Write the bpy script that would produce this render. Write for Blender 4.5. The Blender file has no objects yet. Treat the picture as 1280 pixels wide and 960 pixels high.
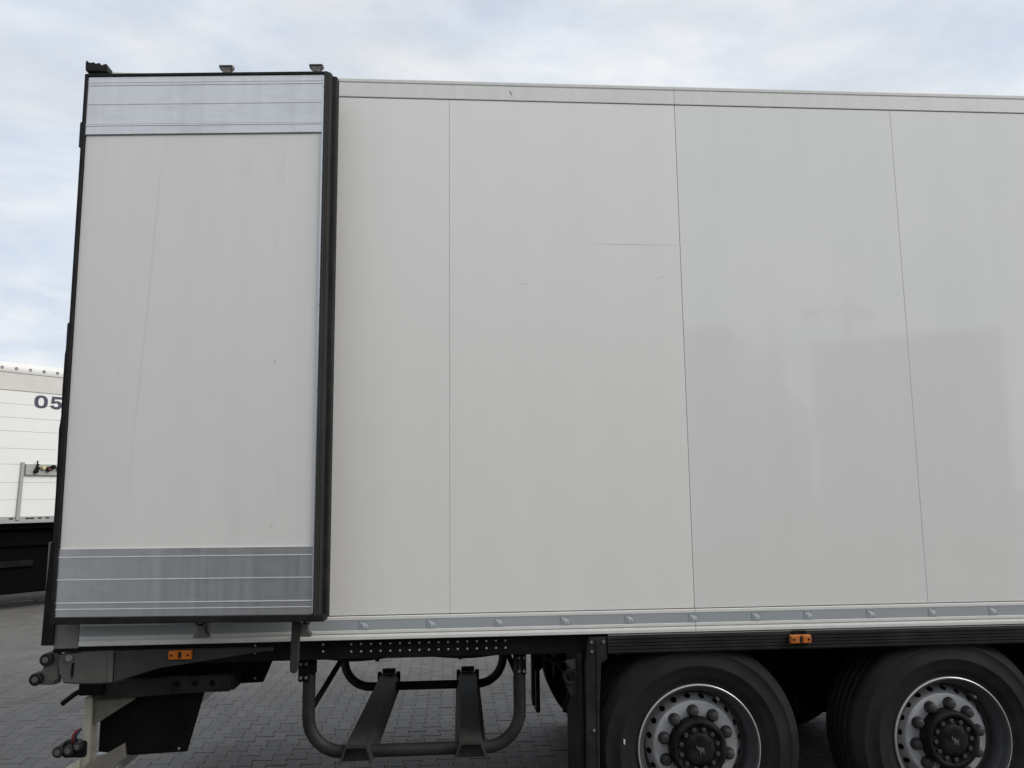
import bpy, bmesh, math, random
from mathutils import Vector, Matrix
random.seed(7)
scene = bpy.context.scene
COL = scene.collection

# ------------------------------------------------------------------ camera
YAW, PITCH, ROLL = 0.0744, 0.1351, -0.0113
CAM = Vector((1.7904, -4.1115, 1.7609))
def cam_axes():
    cy, sy = math.cos(YAW), math.sin(YAW)
    fw = Vector((sy, cy, 0)); rt = Vector((cy, -sy, 0)); up = Vector((0, 0, 1))
    cp, sp = math.cos(PITCH), math.sin(PITCH)
    fw, up = cp*fw + sp*up, cp*up - sp*fw
    cr, sr = math.cos(ROLL), math.sin(ROLL)
    rt, up = cr*rt + sr*up, cr*up - sr*rt
    return rt, up, fw
RT, UP, FW = cam_axes()
cam_data = bpy.data.cameras.new('camera')
cam = bpy.data.objects.new('camera', cam_data); COL.objects.link(cam)
m = Matrix((RT, UP, -FW)).transposed().to_4x4(); m.translation = CAM
cam.matrix_world = m
cam_data.sensor_width = 36.0
cam_data.lens = 1016.37/1280*36
cam_data.clip_end = 3000
cam_data.clip_start = 0.05
scene.camera = cam

# ------------------------------------------------------------------ sky, sun, exposure
SUN_DIR = Vector((0.80, -0.38, 0.62)).normalized()
SUN_EL = math.asin(SUN_DIR.z)
SUN_AZ = math.atan2(SUN_DIR.x, SUN_DIR.y)
world = bpy.data.worlds.new('World'); scene.world = world
world.use_nodes = True
wt = world.node_tree; wt.nodes.clear()
def wn(t, **k):
    n = wt.nodes.new(t)
    for a, v in k.items(): setattr(n, a, v)
    return n
wo = wn('ShaderNodeOutputWorld'); bg = wn('ShaderNodeBackground')
sky = wn('ShaderNodeTexSky', sky_type='NISHITA', sun_disc=False)
sky.sun_elevation = SUN_EL; sky.sun_rotation = SUN_AZ
sky.air_density = 1.0; sky.dust_density = 1.5
tc = wn('ShaderNodeTexCoord'); sep = wn('ShaderNodeSeparateXYZ')
wt.links.new(tc.outputs['Generated'], sep.inputs[0])
addz = wn('ShaderNodeMath', operation='ADD'); addz.inputs[1].default_value = 0.28
mx = wn('ShaderNodeMath', operation='MAXIMUM'); mx.inputs[1].default_value = 0.0
wt.links.new(sep.outputs[2], mx.inputs[0]); wt.links.new(mx.outputs[0], addz.inputs[0])
dv = wn('ShaderNodeVectorMath', operation='DIVIDE')
cmb = wn('ShaderNodeCombineXYZ')
for i in range(3): wt.links.new(addz.outputs[0], cmb.inputs[i])
wt.links.new(tc.outputs['Generated'], dv.inputs[0]); wt.links.new(cmb.outputs[0], dv.inputs[1])
def cloud_noise(scale, detail, rough, dist, loc):
    mp = wn('ShaderNodeMapping'); mp.inputs['Location'].default_value = loc
    mp.inputs['Scale'].default_value = (1, 1.25, 1)
    n = wn('ShaderNodeTexNoise'); n.inputs['Scale'].default_value = scale
    n.inputs['Detail'].default_value = detail; n.inputs['Roughness'].default_value = rough
    n.inputs['Distortion'].default_value = dist
    wt.links.new(dv.outputs[0], mp.inputs[0]); wt.links.new(mp.outputs[0], n.inputs['Vector'])
    return n
n1 = cloud_noise(2.1, 6, 0.55, 0.4, (3.1, 1.7, 0))
n2 = cloud_noise(3.4, 7, 0.55, 0.3, (9.3, 4.2, 2))
r1 = wn('ShaderNodeMapRange'); r1.inputs['From Min'].default_value = 0.30; r1.inputs['From Max'].default_value = 0.62
r1.inputs['To Min'].default_value = 0.62; r1.inputs['To Max'].default_value = 1.0
wt.links.new(n1.outputs['Fac'], r1.inputs['Value'])
ramp = wn('ShaderNodeValToRGB')
ramp.color_ramp.elements[0].position = 0.36; ramp.color_ramp.elements[0].color = (0.71, 0.785, 0.895, 1)
ramp.color_ramp.elements[1].position = 0.64; ramp.color_ramp.elements[1].color = (0.93, 0.945, 0.955, 1)
wt.links.new(n2.outputs['Fac'], ramp.inputs[0])
SKY_STRENGTH = 0.12
cs = wn('ShaderNodeVectorMath', operation='SCALE'); cs.inputs['Scale'].default_value = 1.0/SKY_STRENGTH
wt.links.new(ramp.outputs[0], cs.inputs[0])
mixs = wn('ShaderNodeMix', data_type='RGBA')
wt.links.new(r1.outputs[0], mixs.inputs['Factor'])
wt.links.new(sky.outputs[0], mixs.inputs['A']); wt.links.new(cs.outputs[0], mixs.inputs['B'])
bg.inputs['Strength'].default_value = SKY_STRENGTH
wt.links.new(mixs.outputs['Result'], bg.inputs['Color']); wt.links.new(bg.outputs[0], wo.inputs[0])

sun_d = bpy.data.lights.new('sun', 'SUN'); sun_d.energy = 1.7; sun_d.angle = math.radians(28)
sun_d.color = (1.0, 0.955, 0.88)
sun = bpy.data.objects.new('sun', sun_d); COL.objects.link(sun)
sun.rotation_euler = (-SUN_DIR).to_track_quat('-Z', 'Y').to_euler()
sun.location = SUN_DIR*60

vs = scene.view_settings
vs.view_transform = 'Standard'; vs.look = 'None'; vs.gamma = 1.0; vs.exposure = 0.0
vs.use_curve_mapping = False

# ------------------------------------------------------------------ materials
def mat(name, col, rough=0.5, metal=0.0, spec=0.5, var=0.0, vscale=6.0, stretch=(1, 1, 1), bump=0.0,
        bscale=40.0, rvar=0.0, island=0.0, coords='Object', bstretch=(1, 1, 1), bdist=0.01, spots=None, soft=0.14, dust=None, brush=0.0):
    mt = bpy.data.materials.new(name); mt.use_nodes = True
    nt = mt.node_tree; p = nt.nodes['Principled BSDF']
    p.inputs['Base Color'].default_value = (*col, 1); p.inputs['Roughness'].default_value = rough
    p.inputs['Metallic'].default_value = metal; p.inputs['Specular IOR Level'].default_value = spec
    L = nt.links.new
    def nd(t, **k):
        n = nt.nodes.new(t)
        for a, v in k.items(): setattr(n, a, v)
        return n
    tcn = nd('ShaderNodeTexCoord')
    def noise(scale, st, detail=5):
        mp = nd('ShaderNodeMapping'); mp.inputs['Scale'].default_value = st
        L(tcn.outputs[coords], mp.inputs[0])
        n = nd('ShaderNodeTexNoise'); n.inputs['Scale'].default_value = scale; n.inputs['Detail'].default_value = detail
        n.inputs['Roughness'].default_value = 0.6
        L(mp.outputs[0], n.inputs['Vector']); return n
    cur = None
    def mul(fac_socket, lo, hi, cur, a=0.3, b=0.7):
        mr = nd('ShaderNodeMapRange'); mr.inputs['From Min'].default_value = a; mr.inputs['From Max'].default_value = b
        mr.inputs['To Min'].default_value = lo; mr.inputs['To Max'].default_value = hi
        L(fac_socket, mr.inputs['Value'])
        sc = nd('ShaderNodeVectorMath', operation='SCALE')
        if cur is None: sc.inputs[0].default_value = col
        else: L(cur, sc.inputs[0])
        L(mr.outputs[0], sc.inputs['Scale']); return sc.outputs[0]
    if var: cur = mul(noise(vscale, stretch).outputs['Fac'], 1-var, 1+var*0.6, cur)
    if spots:
        cur = mul(noise(spots[0], spots[2] if len(spots) > 2 else (1, 1, 1), 3).outputs['Fac'], spots[1], 1.0, cur, 0.26, 0.26+soft)
    if brush: cur = mul(noise(5.0, (0.8, 1, 70), 4).outputs['Fac'], 1-brush, 1+brush*0.5, cur)
    if dust:      # settled brown-grey dirt: (colour, noise scale, amount)
        dn = noise(dust[1], (1, 1, 1), 6); mr = nd('ShaderNodeMapRange')
        mr.inputs['From Min'].default_value = 0.42; mr.inputs['From Max'].default_value = 0.72; mr.inputs['To Max'].default_value = dust[2]
        L(dn.outputs['Fac'], mr.inputs['Value'])
        mxn = nd('ShaderNodeMix', data_type='RGBA'); L(mr.outputs[0], mxn.inputs['Factor'])
        if cur is None: mxn.inputs['A'].default_value = (*col, 1)
        else: L(cur, mxn.inputs['A'])
        mxn.inputs['B'].default_value = (*dust[0], 1); cur = mxn.outputs['Result']
    if island:
        g = nd('ShaderNodeNewGeometry'); cur = mul(g.outputs['Random Per Island'], 1-island, 1+island, cur, 0, 1)
    if cur is not None: L(cur, p.inputs['Base Color'])
    if rvar:
        mr = nd('ShaderNodeMapRange'); mr.inputs['From Min'].default_value = 0.3; mr.inputs['From Max'].default_value = 0.7
        mr.inputs['To Min'].default_value = max(0.02, rough-rvar); mr.inputs['To Max'].default_value = rough+rvar
        L(noise(vscale*1.7, stretch).outputs['Fac'], mr.inputs['Value']); L(mr.outputs[0], p.inputs['Roughness'])
    if bump:
        b = nd('ShaderNodeBump'); b.inputs['Strength'].default_value = bump; b.inputs['Distance'].default_value = bdist
        L(noise(bscale, bstretch).outputs['Fac'], b.inputs['Height']); L(b.outputs[0], p.inputs['Normal'])
    return mt

def panel_mat(name, col, rough, film=0.0):
    return mat(name, col, rough, spec=0.5, var=0.018, vscale=2.2, stretch=(2.5, 1, 0.25), rvar=rough*0.12,
               bump=0.07, bscale=2.0, bdist=0.008, bstretch=(1, 1, 0.7))
M = {}
M['panel_gloss'] = panel_mat('glossy white side panel', (0.79, 0.78, 0.755), 0.055)
M['panel_gloss'].node_tree.nodes['Principled BSDF'].inputs['Specular IOR Level'].default_value = 0.70
M['panel_matte'] = panel_mat('weathered white side panel', (0.815, 0.80, 0.768), 0.40)
M['rail_white'] = mat('white painted rail', (0.74, 0.735, 0.70), 0.38, var=0.05, vscale=3, stretch=(6, 1, 1), spots=(14, 0.90, (0.5, 1, 3)))
M['body'] = mat('white body shell', (0.74, 0.74, 0.72), 0.4, var=0.04)
M['joint'] = mat('grey joint sealant', (0.20, 0.20, 0.195), 0.8)
M['alu'] = mat('scuffed aluminium plate', (0.70, 0.70, 0.692), 0.40, metal=0.93, var=0.07, vscale=2.0, stretch=(9, 1, 0.5), rvar=0.05, spots=(4.0, 0.87, (0.9, 1, 2.2)), soft=0.24, brush=0.09)
M['alu_rib'] = mat('polished aluminium rib', (0.80, 0.80, 0.81), 0.45, metal=0.5, var=0.08, vscale=20)
M['alu_trim'] = mat('bright aluminium trim', (0.78, 0.79, 0.80), 0.35, metal=0.6, var=0.06, spots=(30, 0.5))
M['galv'] = mat('galvanised steel', (0.40, 0.41, 0.40), 0.5, metal=0.5, var=0.15, vscale=30, bump=0.1)
M['cam'] = mat('weathered zinc casting', (0.16, 0.155, 0.14), 0.5, metal=0.4, var=0.4, vscale=25, bump=0.2)
M['strip'] = mat('grey reflective tape', (0.375, 0.40, 0.415), 0.32, var=0.05, vscale=10, stretch=(0.4, 1, 1))
M['emblem_dark'] = mat('dark tape square', (0.31, 0.34, 0.36), 0.35)
M['emblem_white'] = mat('pale silver print', (0.60, 0.62, 0.63), 0.35)
M['rubber'] = mat('black rubber seal', (0.010, 0.010, 0.011), 0.62, dust=((0.075, 0.068, 0.058), 9, 0.2), spec=0.2, var=0.3, vscale=12, bump=0.1, bscale=30)
M['gasket'] = mat('dark grey door seal', (0.042, 0.0415, 0.039), 0.55, spec=0.3, var=0.25, vscale=5, stretch=(1, 1, 0.3))
M['black'] = mat('black chassis paint', (0.006, 0.006, 0.007), 0.6, dust=((0.075, 0.068, 0.058), 4, 0.08), spec=0.10, var=0.25, vscale=8, bump=0.05)
M['black2'] = mat('dusty black plastic', (0.014, 0.0145, 0.015), 0.6, dust=((0.075, 0.068, 0.058), 6, 0.35), spec=0.2, var=0.3, vscale=5, bump=0.08)
M['tube'] = mat('dusty black painted tube', (0.017, 0.0165, 0.016), 0.6, dust=((0.06, 0.055, 0.047), 7, 0.45), spec=0.3, var=0.25, vscale=9, spots=(22, 0.6))
M['channel'] = mat('weathered dark channel', (0.036, 0.0355, 0.034), 0.65, spec=0.25, dust=((0.075, 0.068, 0.058), 8, 0.45), var=0.3, vscale=7, spots=(16, 0.65), bump=0.1)
M['greyplast'] = mat('faded grey plastic', (0.092, 0.091, 0.083), 0.65, dust=((0.075, 0.068, 0.058), 7, 0.4), var=0.2, vscale=6, bump=0.15, bscale=20, spots=(15, 0.75))
M['greyplast2'] = mat('dark faded plastic', (0.045, 0.045, 0.043), 0.6, spec=0.3, var=0.3, vscale=6, bump=0.1)
M['carrier'] = mat('grimy dark housing', (0.032, 0.032, 0.030), 0.6, dust=((0.075, 0.068, 0.058), 8, 0.5), spec=0.2, var=0.5, vscale=9, spots=(11, 0.5))
M['dirty_shaded_zinc'] = mat('dirty and shaded zinc', (0.165, 0.155, 0.13), 0.6, spec=0.3, var=0.3, vscale=9, spots=(12, 0.7))  # dirt tone that also carries the gusset shade
M['post'] = mat('grey beige steel post', (0.20, 0.195, 0.175), 0.55, var=0.12, vscale=7)
M['cream'] = mat('cream zinc steel', (0.42, 0.41, 0.33), 0.55, var=0.22, vscale=9, spots=(14, 0.7))
M['orange'] = mat('amber lens', (0.62, 0.16, 0.012), 0.25, var=0.15, vscale=40)
M['orange2'] = mat('amber lens weathered', (0.50, 0.15, 0.03), 0.35, var=0.2, vscale=40)
M['stud'] = mat('zinc rivet', (0.40, 0.40, 0.38), 0.45, metal=0.4)
M['tyre'] = mat('tyre rubber', (0.012, 0.012, 0.0122), 0.72, dust=((0.055, 0.050, 0.043), 5, 0.25), spec=0.2, var=0.25, vscale=7, bump=0.12, bscale=50, spots=(7, 0.8))
M['rim_dark'] = mat('dark inner wheel barrel', (0.075, 0.075, 0.078), 0.5, metal=0.3, var=0.3, vscale=14)  # darker tone for the wheel outside the disc
M['rim'] = mat('silver painted wheel', (0.60, 0.605, 0.61), 0.42, dust=((0.075, 0.068, 0.058), 9, 0.25), metal=0.3, var=0.12, vscale=12, spots=(20, 0.8))
M['rimlip'] = mat('bright rim lip', (0.62, 0.63, 0.62), 0.3, metal=0.6, var=0.1)
M['nut'] = mat('grey plastic nut cap', (0.035, 0.035, 0.038), 0.5, dust=((0.075, 0.068, 0.058), 18, 0.4), spec=0.3, var=0.2)
M['hub'] = mat('black hub cap', (0.007, 0.007, 0.0075), 0.6, dust=((0.075, 0.068, 0.058), 12, 0.3), spec=0.12, var=0.3)
M['paver'] = mat('grey concrete paver', (0.152, 0.146, 0.138), 0.85, var=0.12, vscale=5, island=0.10, bump=0.35, bscale=90,
                 bdist=0.004, coords='Object', spots=(0.9, 0.72), soft=0.22, dust=((0.10, 0.095, 0.085), 2.2, 0.5))
M['paver2'] = mat('grey concrete paver loose piece', (0.152, 0.146, 0.138), 0.85, var=0.12, vscale=30, bump=0.35, bscale=90, bdist=0.004)
M['white_trailer'] = mat('white trailer board', (0.84, 0.835, 0.82), 0.4, var=0.03, vscale=2)
M['tarp'] = mat('pale grey tarpaulin', (0.66, 0.64, 0.60), 0.55, var=0.08, vscale=3, bump=0.25, bscale=6, bdist=0.02)
M['tarp_white'] = mat('white tarpaulin edge', (0.82, 0.81, 0.78), 0.5, var=0.04, vscale=3, bump=0.2, bscale=8, bdist=0.01)
M['digits'] = mat('dark blue grey print', (0.055, 0.06, 0.09), 0.45)
M['eyelet'] = mat('dull metal eyelet', (0.17, 0.17, 0.19), 0.5, metal=0.3)
M['shade_black'] = mat('shade black undercarriage', (0.004, 0.004, 0.004), 0.9, spec=0.03)  # shade under the parked trailer is put into this near-black
M['grey_box'] = mat('grey painted steel', (0.38, 0.40, 0.36), 0.5, var=0.1)
M['red'] = mat('faded red rubber', (0.16, 0.02, 0.02), 0.6)
M['yellow'] = mat('pale yellow plastic', (0.6, 0.55, 0.3), 0.4)
M['blue'] = mat('dark blue rubber', (0.015, 0.02, 0.06), 0.6)
M['marking'] = mat('worn white road paint', (0.62, 0.62, 0.60), 0.7, var=0.35, vscale=20)
M['dark_trailer'] = mat('grey tarpaulin trailer side', (0.17, 0.18, 0.195), 0.45, var=0.1, vscale=1.5)
M['bark'] = mat('bark', (0.10, 0.085, 0.07), 0.9, var=0.3, vscale=10, bump=0.4)
M['scuff'] = mat('grey scuff', (0.62, 0.61, 0.585), 0.6, var=0.2, vscale=40)
M['scuff_pale'] = mat('pale rubbed mark', (0.66, 0.645, 0.61), 0.5, var=0.08, vscale=60)
M['scuff_dark'] = mat('dark scuff', (0.12, 0.12, 0.12), 0.7)

# door panel: white with its own smears
def door_panel_mat():
    mt = mat('white door panel', (0.785, 0.772, 0.738), 0.42, var=0.03, vscale=1.6, stretch=(3.0, 1, 0.22), spots=(2.6, 0.955, (3, 1, 0.5)))
    nt = mt.node_tree; L = nt.links.new; p = nt.nodes['Principled BSDF']
    src = p.inputs['Base Color'].links[0].from_socket
    tcn = nt.nodes.new('ShaderNodeTexCoord'); sp = nt.nodes.new('ShaderNodeSeparateXYZ'); L(tcn.outputs['Object'], sp.inputs[0])
    def mth(op, a, b):
        n = nt.nodes.new('ShaderNodeMath'); n.operation = op
        for i, v in enumerate((a, b)):
            if v is None: continue
            if isinstance(v, (int, float)): n.inputs[i].default_value = v
            else: L(v, n.inputs[i])
        return n.outputs[0]
    nz = nt.nodes.new('ShaderNodeTexNoise'); nz.inputs['Scale'].default_value = 2.2; L(tcn.outputs['Object'], nz.inputs['Vector'])
    # long curved rub mark
    xl = mth('ADD', mth('MULTIPLY', sp.outputs[2], 0.045), 0.235)
    dx = mth('ABSOLUTE', mth('SUBTRACT', mth('SUBTRACT', sp.outputs[0], xl), mth('MULTIPLY', mth('SUBTRACT', nz.outputs['Fac'], 0.5), 0.04)), None)
    f = nt.nodes.new('ShaderNodeMapRange'); f.inputs['From Min'].default_value = 0.012; f.inputs['From Max'].default_value = 0.0
    L(dx, f.inputs['Value'])
    zr = nt.nodes.new('ShaderNodeMapRange'); zr.inputs['From Min'].default_value = 1.7; zr.inputs['From Max'].default_value = 2.3; L(sp.outputs[2], zr.inputs['Value'])
    zr2 = nt.nodes.new('ShaderNodeMapRange'); zr2.inputs['From Min'].default_value = 3.5; zr2.inputs['From Max'].default_value = 3.2; L(sp.outputs[2], zr2.inputs['Value'])
    k = mth('MULTIPLY', mth('MULTIPLY', f.outputs[0], zr.outputs[0]), zr2.outputs[0])
    # grubby band along the hinge side
    fb = nt.nodes.new('ShaderNodeMapRange'); fb.inputs['From Min'].default_value = 0.28; fb.inputs['From Max'].default_value = 0.05; L(sp.outputs[0], fb.inputs['Value'])
    sm = mth('ADD', mth('MULTIPLY', k, 0.085), mth('MULTIPLY', mth('MULTIPLY', fb.outputs[0], nz.outputs['Fac']), 0.07))
    s = nt.nodes.new('ShaderNodeVectorMath'); s.operation = 'SCALE'; L(src, s.inputs[0]); L(mth('SUBTRACT', 1.0, sm), s.inputs['Scale'])
    L(s.outputs[0], p.inputs['Base Color'])
    return mt
M['door'] = door_panel_mat()

# ------------------------------------------------------------------ mesh helpers
class MB:
    def __init__(self): self.bm = bmesh.new()
    def box(self, x0, x1, y0, y1, z0, z1, bev=0.0, seg=1):
        vs_ = [self.bm.verts.new((x, y, z)) for x in (x0, x1) for y in (y0, y1) for z in (z0, z1)]
        fs = [(0, 1, 3, 2), (4, 6, 7, 5), (0, 4, 5, 1), (2, 3, 7, 6), (0, 2, 6, 4), (1, 5, 7, 3)]
        faces = [self.bm.faces.new([vs_[i] for i in f]) for f in fs]
        if bev: bmesh.ops.bevel(self.bm, geom=list({e for f in faces for e in f.edges}), offset=bev, segments=seg, affect='EDGES', profile=0.5)
        return self
    def prism(self, poly, a, b, axis='y', bev=0.0):
        def P(u, v, w):
            return {'y': (u, w, v), 'x': (w, u, v), 'z': (u, v, w)}[axis]
        A = [self.bm.verts.new(P(u, v, a)) for u, v in poly]; B = [self.bm.verts.new(P(u, v, b)) for u, v in poly]
        n = len(poly); fa = self.bm.faces.new(A); fb = self.bm.faces.new(B[::-1])
        sides = [self.bm.faces.new((A[i], B[i], B[(i+1) % n], A[(i+1) % n])) for i in range(n)]
        bmesh.ops.recalc_face_normals(self.bm, faces=[fa, fb]+sides)
        if bev: bmesh.ops.bevel(self.bm, geom=list(set(fa.edges) | set(fb.edges)), offset=bev, segments=1, affect='EDGES', profile=0.5)
        return self
    def tube(self, pts, r, n=12, caps=True, radii=None):
        pts = [Vector(p) for p in pts]; rings = []; up0 = None
        for i, p in enumerate(pts):
            d = ((pts[min(i+1, len(pts)-1)]-p).normalized() + (p-pts[max(i-1, 0)]).normalized()).normalized()
            if up0 is None:
                up0 = Vector((0, 0, 1)) if abs(d.z) < 0.9 else Vector((1, 0, 0))
            s = d.cross(up0).normalized(); u = s.cross(d).normalized(); up0 = u
            rr = radii[i] if radii else r
            rings.append([self.bm.verts.new(p + s*rr*math.cos(2*math.pi*k/n) + u*rr*math.sin(2*math.pi*k/n)) for k in range(n)])
        for a, b in zip(rings, rings[1:]):
            for k in range(n):
                f = self.bm.faces.new((a[k], a[(k+1) % n], b[(k+1) % n], b[k])); f.smooth = True
        if caps: self.bm.faces.new(rings[0][::-1]); self.bm.faces.new(rings[-1])
        return self
    def lathe(self, prof, n=48, c=(0, 0, 0), smooth=True, close=False):   # prof: (r, y) about a y axis through c
        rings = []
        for r, y in prof:
            if r < 1e-6: rings.append([self.bm.verts.new((c[0], c[1]+y, c[2]))])
            else: rings.append([self.bm.verts.new((c[0]+r*math.cos(2*math.pi*k/n), c[1]+y, c[2]+r*math.sin(2*math.pi*k/n))) for k in range(n)])
        pr = list(zip(rings, rings[1:]))
        if close: pr.append((rings[-1], rings[0]))
        for a, b in pr:
            for k in range(n):
                k2 = (k+1) % n
                if len(a) == 1 and len(b) == 1: continue
                if len(a) == 1: f = self.bm.faces.new((a[0], b[k2], b[k]))
                elif len(b) == 1: f = self.bm.faces.new((a[k], a[k2], b[0]))
                else: f = self.bm.faces.new((a[k], a[k2], b[k2], b[k]))
                f.smooth = smooth
        return self
    def cyl(self, c, r, y0, y1, n=20, bev=0.0):   # short cylinder, axis y
        if bev: return self.lathe([(0, y0), (r-bev, y0), (r, y0+bev), (r, y1-bev), (r-bev, y1), (0, y1)], n, c, smooth=False)
        return self.lathe([(0, y0), (r, y0), (r, y1), (0, y1)], n, c, smooth=False)
    def build(self, name, material, parent=None, kind=None):
        bmesh.ops.recalc_face_normals(self.bm, faces=self.bm.faces[:])
        me = bpy.data.meshes.new(name); self.bm.to_mesh(me); self.bm.free()
        for mm in (material if isinstance(material, (list, tuple)) else [material]): me.materials.append(mm)
        return link(name, me, parent, kind)
def link(name, data, parent=None, kind=None):
    o = bpy.data.objects.new(name, data); COL.objects.link(o)
    if parent is not None: o.parent = parent
    if kind: o['kind'] = kind
    return o
def tag(o, label, cat, group=None):
    o['label'] = label; o['category'] = cat
    if group: o['group'] = group
    return o
def dup(o, parent=None, loc=None, rot=None):
    c = o.copy(); COL.objects.link(c); c.parent = parent
    if loc is not None: c.location = loc
    if rot is not None: c.rotation_euler = rot
    return c
def dup_tree(o, parent=None, loc=None):
    c = dup(o, parent, loc)
    for ch in list(o.children): dup_tree(ch, c)
    return c

# ------------------------------------------------------------------ ground with interlocking pavers
g = MB()
S = 900.0
g.bm.faces.new([g.bm.verts.new(p) for p in ((-S, -S, -0.014), (S, -S, -0.014), (S, S, -0.014), (-S, S, -0.014))])
gm = mat('concrete block paving with dark joints', (0.158, 0.153, 0.146), 0.88, var=0.12, vscale=1.2)
nt = gm.node_tree; L_ = nt.links.new; pB = nt.nodes['Principled BSDF']
srcc = pB.inputs['Base Color'].links[0].from_socket
tcg = nt.nodes.new('ShaderNodeTexCoord'); geo = nt.nodes.new('ShaderNodeNewGeometry')
br = nt.nodes.new('ShaderNodeTexBrick'); br.inputs['Scale'].default_value = 1.0
br.inputs['Brick Width'].default_value = 0.225; br.inputs['Row Height'].default_value = 0.1125; br.inputs['Mortar Size'].default_value = 0.006
br.inputs['Color1'].default_value = (1, 1, 1, 1); br.inputs['Color2'].default_value = (0.86, 0.86, 0.86, 1); br.inputs['Mortar'].default_value = (0.32, 0.31, 0.30, 1)
L_(geo.outputs['Position'], br.inputs['Vector'])
mm_ = nt.nodes.new('ShaderNodeMix'); mm_.data_type = 'RGBA'; mm_.blend_type = 'MULTIPLY'; mm_.inputs['Factor'].default_value = 1
L_(srcc, mm_.inputs['A']); L_(br.outputs['Color'], mm_.inputs['B'])
L_(mm_.outputs['Result'], pB.inputs['Base Color'])
ground = g.build('ground', gm, None, 'structure')
M['sand'] = mat('dark jointing sand', (0.065, 0.062, 0.058), 0.95, var=0.3, vscale=8)
PX0, PX1, PY0, PY1 = -14.0, 9.0, -1.4, 17.0
bed = MB(); bed.bm.faces.new([bed.bm.verts.new(p) for p in ((PX0-.1, PY0-.1, -0.007), (PX1+.1, PY0-.1, -0.007), (PX1+.1, PY1+.1, -0.007), (PX0-.1, PY1+.1, -0.007))])
bed.build('joint_sand', M['sand'], ground)

PL, PW, PA, PG = 0.225, 0.1125, 0.0085, 0.0015      # length, row pitch, tooth depth, half joint
def paver_outline(inset):
    h = PL/2-inset; hw = PW/2
    e, c_ = hw+PA-inset, hw-PA-inset
    t0, t1 = 0.040, 0.060
    return [(-h, -e), (-t1+inset*.4, -e), (-t0+inset*.4, -c_), (t0-inset*.4, -c_), (t1-inset*.4, -e), (h, -e),
            (h, e), (t1-inset*.4, e), (t0-inset*.4, c_), (-t0+inset*.4, c_), (-t1+inset*.4, e), (-h, e)]
def turned(o): return [(-v, u) for u, v in o]
OUT0, OUT1 = turned(paver_outline(PG)), turned(paver_outline(PG+0.003))
def paver_geo(cx, cy, dz, tx, ty, verts, faces):
    b = len(verts)
    for (x, y) in OUT0: verts.append((cx+x, cy+y, -0.02))
    for (x, y) in OUT0: verts.append((cx+x, cy+y, -0.0028+dz+x*tx+y*ty))
    for (x, y) in OUT1: verts.append((cx+x, cy+y, dz+x*tx+y*ty))
    for k in range(12):
        k2 = (k+1) % 12
        faces.append((b+k, b+k2, b+12+k2, b+12+k)); faces.append((b+12+k, b+12+k2, b+24+k2, b+24+k))
    faces.append(tuple(b+24+k for k in range(12)))
spots = []
r = 0; x = PX0
while x < PX1:
    y = PY0 + (r % 2)*PL/2 + 0.03
    while y < PY1:
        spots.append((x, y)); y += PL
    x += PW; r += 1
def screen(P):
    v = Vector(P)-CAM; d = v.dot(FW)
    if d <= 0: return None
    return 640+1016.37*v.dot(RT)/d, 480-1016.37*v.dot(UP)/d
cand = []
for i, (x, y) in enumerate(spots):
    if y < 0.4: continue
    s = screen((x, y, 0))
    if s and -10 < s[0] < 705 and s[1] < 968: cand.append((y-CAM.y, i))
cand.sort()
single = {i for _, i in cand[:300]}
proto = []
for k in range(6):
    v, f = [], []
    paver_geo(0, 0, 0.0, random.uniform(-.012, .012), random.uniform(-.012, .012), v, f)
    me = bpy.data.meshes.new('paver'); me.from_pydata(v, [], f); me.update(); me.materials.append(M['paver2']); proto.append(me)
# tint the single pavers a little differently through their own object random
pnt = M['paver2'].node_tree; oi = pnt.nodes.new('ShaderNodeObjectInfo'); pp = pnt.nodes['Principled BSDF']
mr_ = pnt.nodes.new('ShaderNodeMapRange'); mr_.inputs['To Min'].default_value = 0.90; mr_.inputs['To Max'].default_value = 1.10
pnt.links.new(oi.outputs['Random'], mr_.inputs['Value'])
sc_ = pnt.nodes.new('ShaderNodeVectorMath'); sc_.operation = 'SCALE'
pnt.links.new(pp.inputs['Base Color'].links[0].from_socket, sc_.inputs[0]); pnt.links.new(mr_.outputs[0], sc_.inputs['Scale'])
pnt.links.new(sc_.outputs[0], pp.inputs['Base Color'])
V, F = [], []
for i, (x, y) in enumerate(spots):
    dz = random.uniform(-0.0012, 0.0012) + 0.0008*math.sin(x*0.7+1)*math.sin(y*0.9)
    if i in single:
        o = link('paver', proto[random.randrange(6)], ground); o.location = (x, y, dz)
    else:
        paver_geo(x, y, dz, random.uniform(-.012, .012), random.uniform(-.012, .012), V, F)
me = bpy.data.meshes.new('paver_field'); me.from_pydata(V, [], F); me.update(); me.materials.append(M['paver'])
link('paver_field', me, ground, 'stuff')

# worn white paint marks on the paving
mk = MB(); rnd = random.Random(4)
mk_pieces = []
for k in range(9):
    cx_ = -5.85 + k*0.062 + rnd.uniform(-.01, .01); cy_ = 11.12 + k*0.018
    w, h = rnd.uniform(.02, .045), rnd.uniform(.03, .10)
    if k == 5: continue
    mk.prism([(cx_-w, cy_-h*.6), (cx_+w*.7, cy_-h), (cx_+w, cy_+h*.5), (cx_-w*.4, cy_+h)], 0.0, 0.006, 'z')
o = mk.build('painted_mark', M['marking'], None, 'structure')

# ------------------------------------------------------------------ the refrigerated semi-trailer
trailer = bpy.data.objects.new('semi_trailer', None); COL.objects.link(trailer)
tag(trailer, 'long white refrigerated semi-trailer in the foreground, rear door swung open flat against its side', 'trailer')
T = trailer
LEN = 13.4
ZS0, ZS1 = 1.1875, 3.8535
MB().box(-0.03, LEN, 0.014, 2.53, 1.078, 3.952).build('body_shell', M['body'], T)
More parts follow.
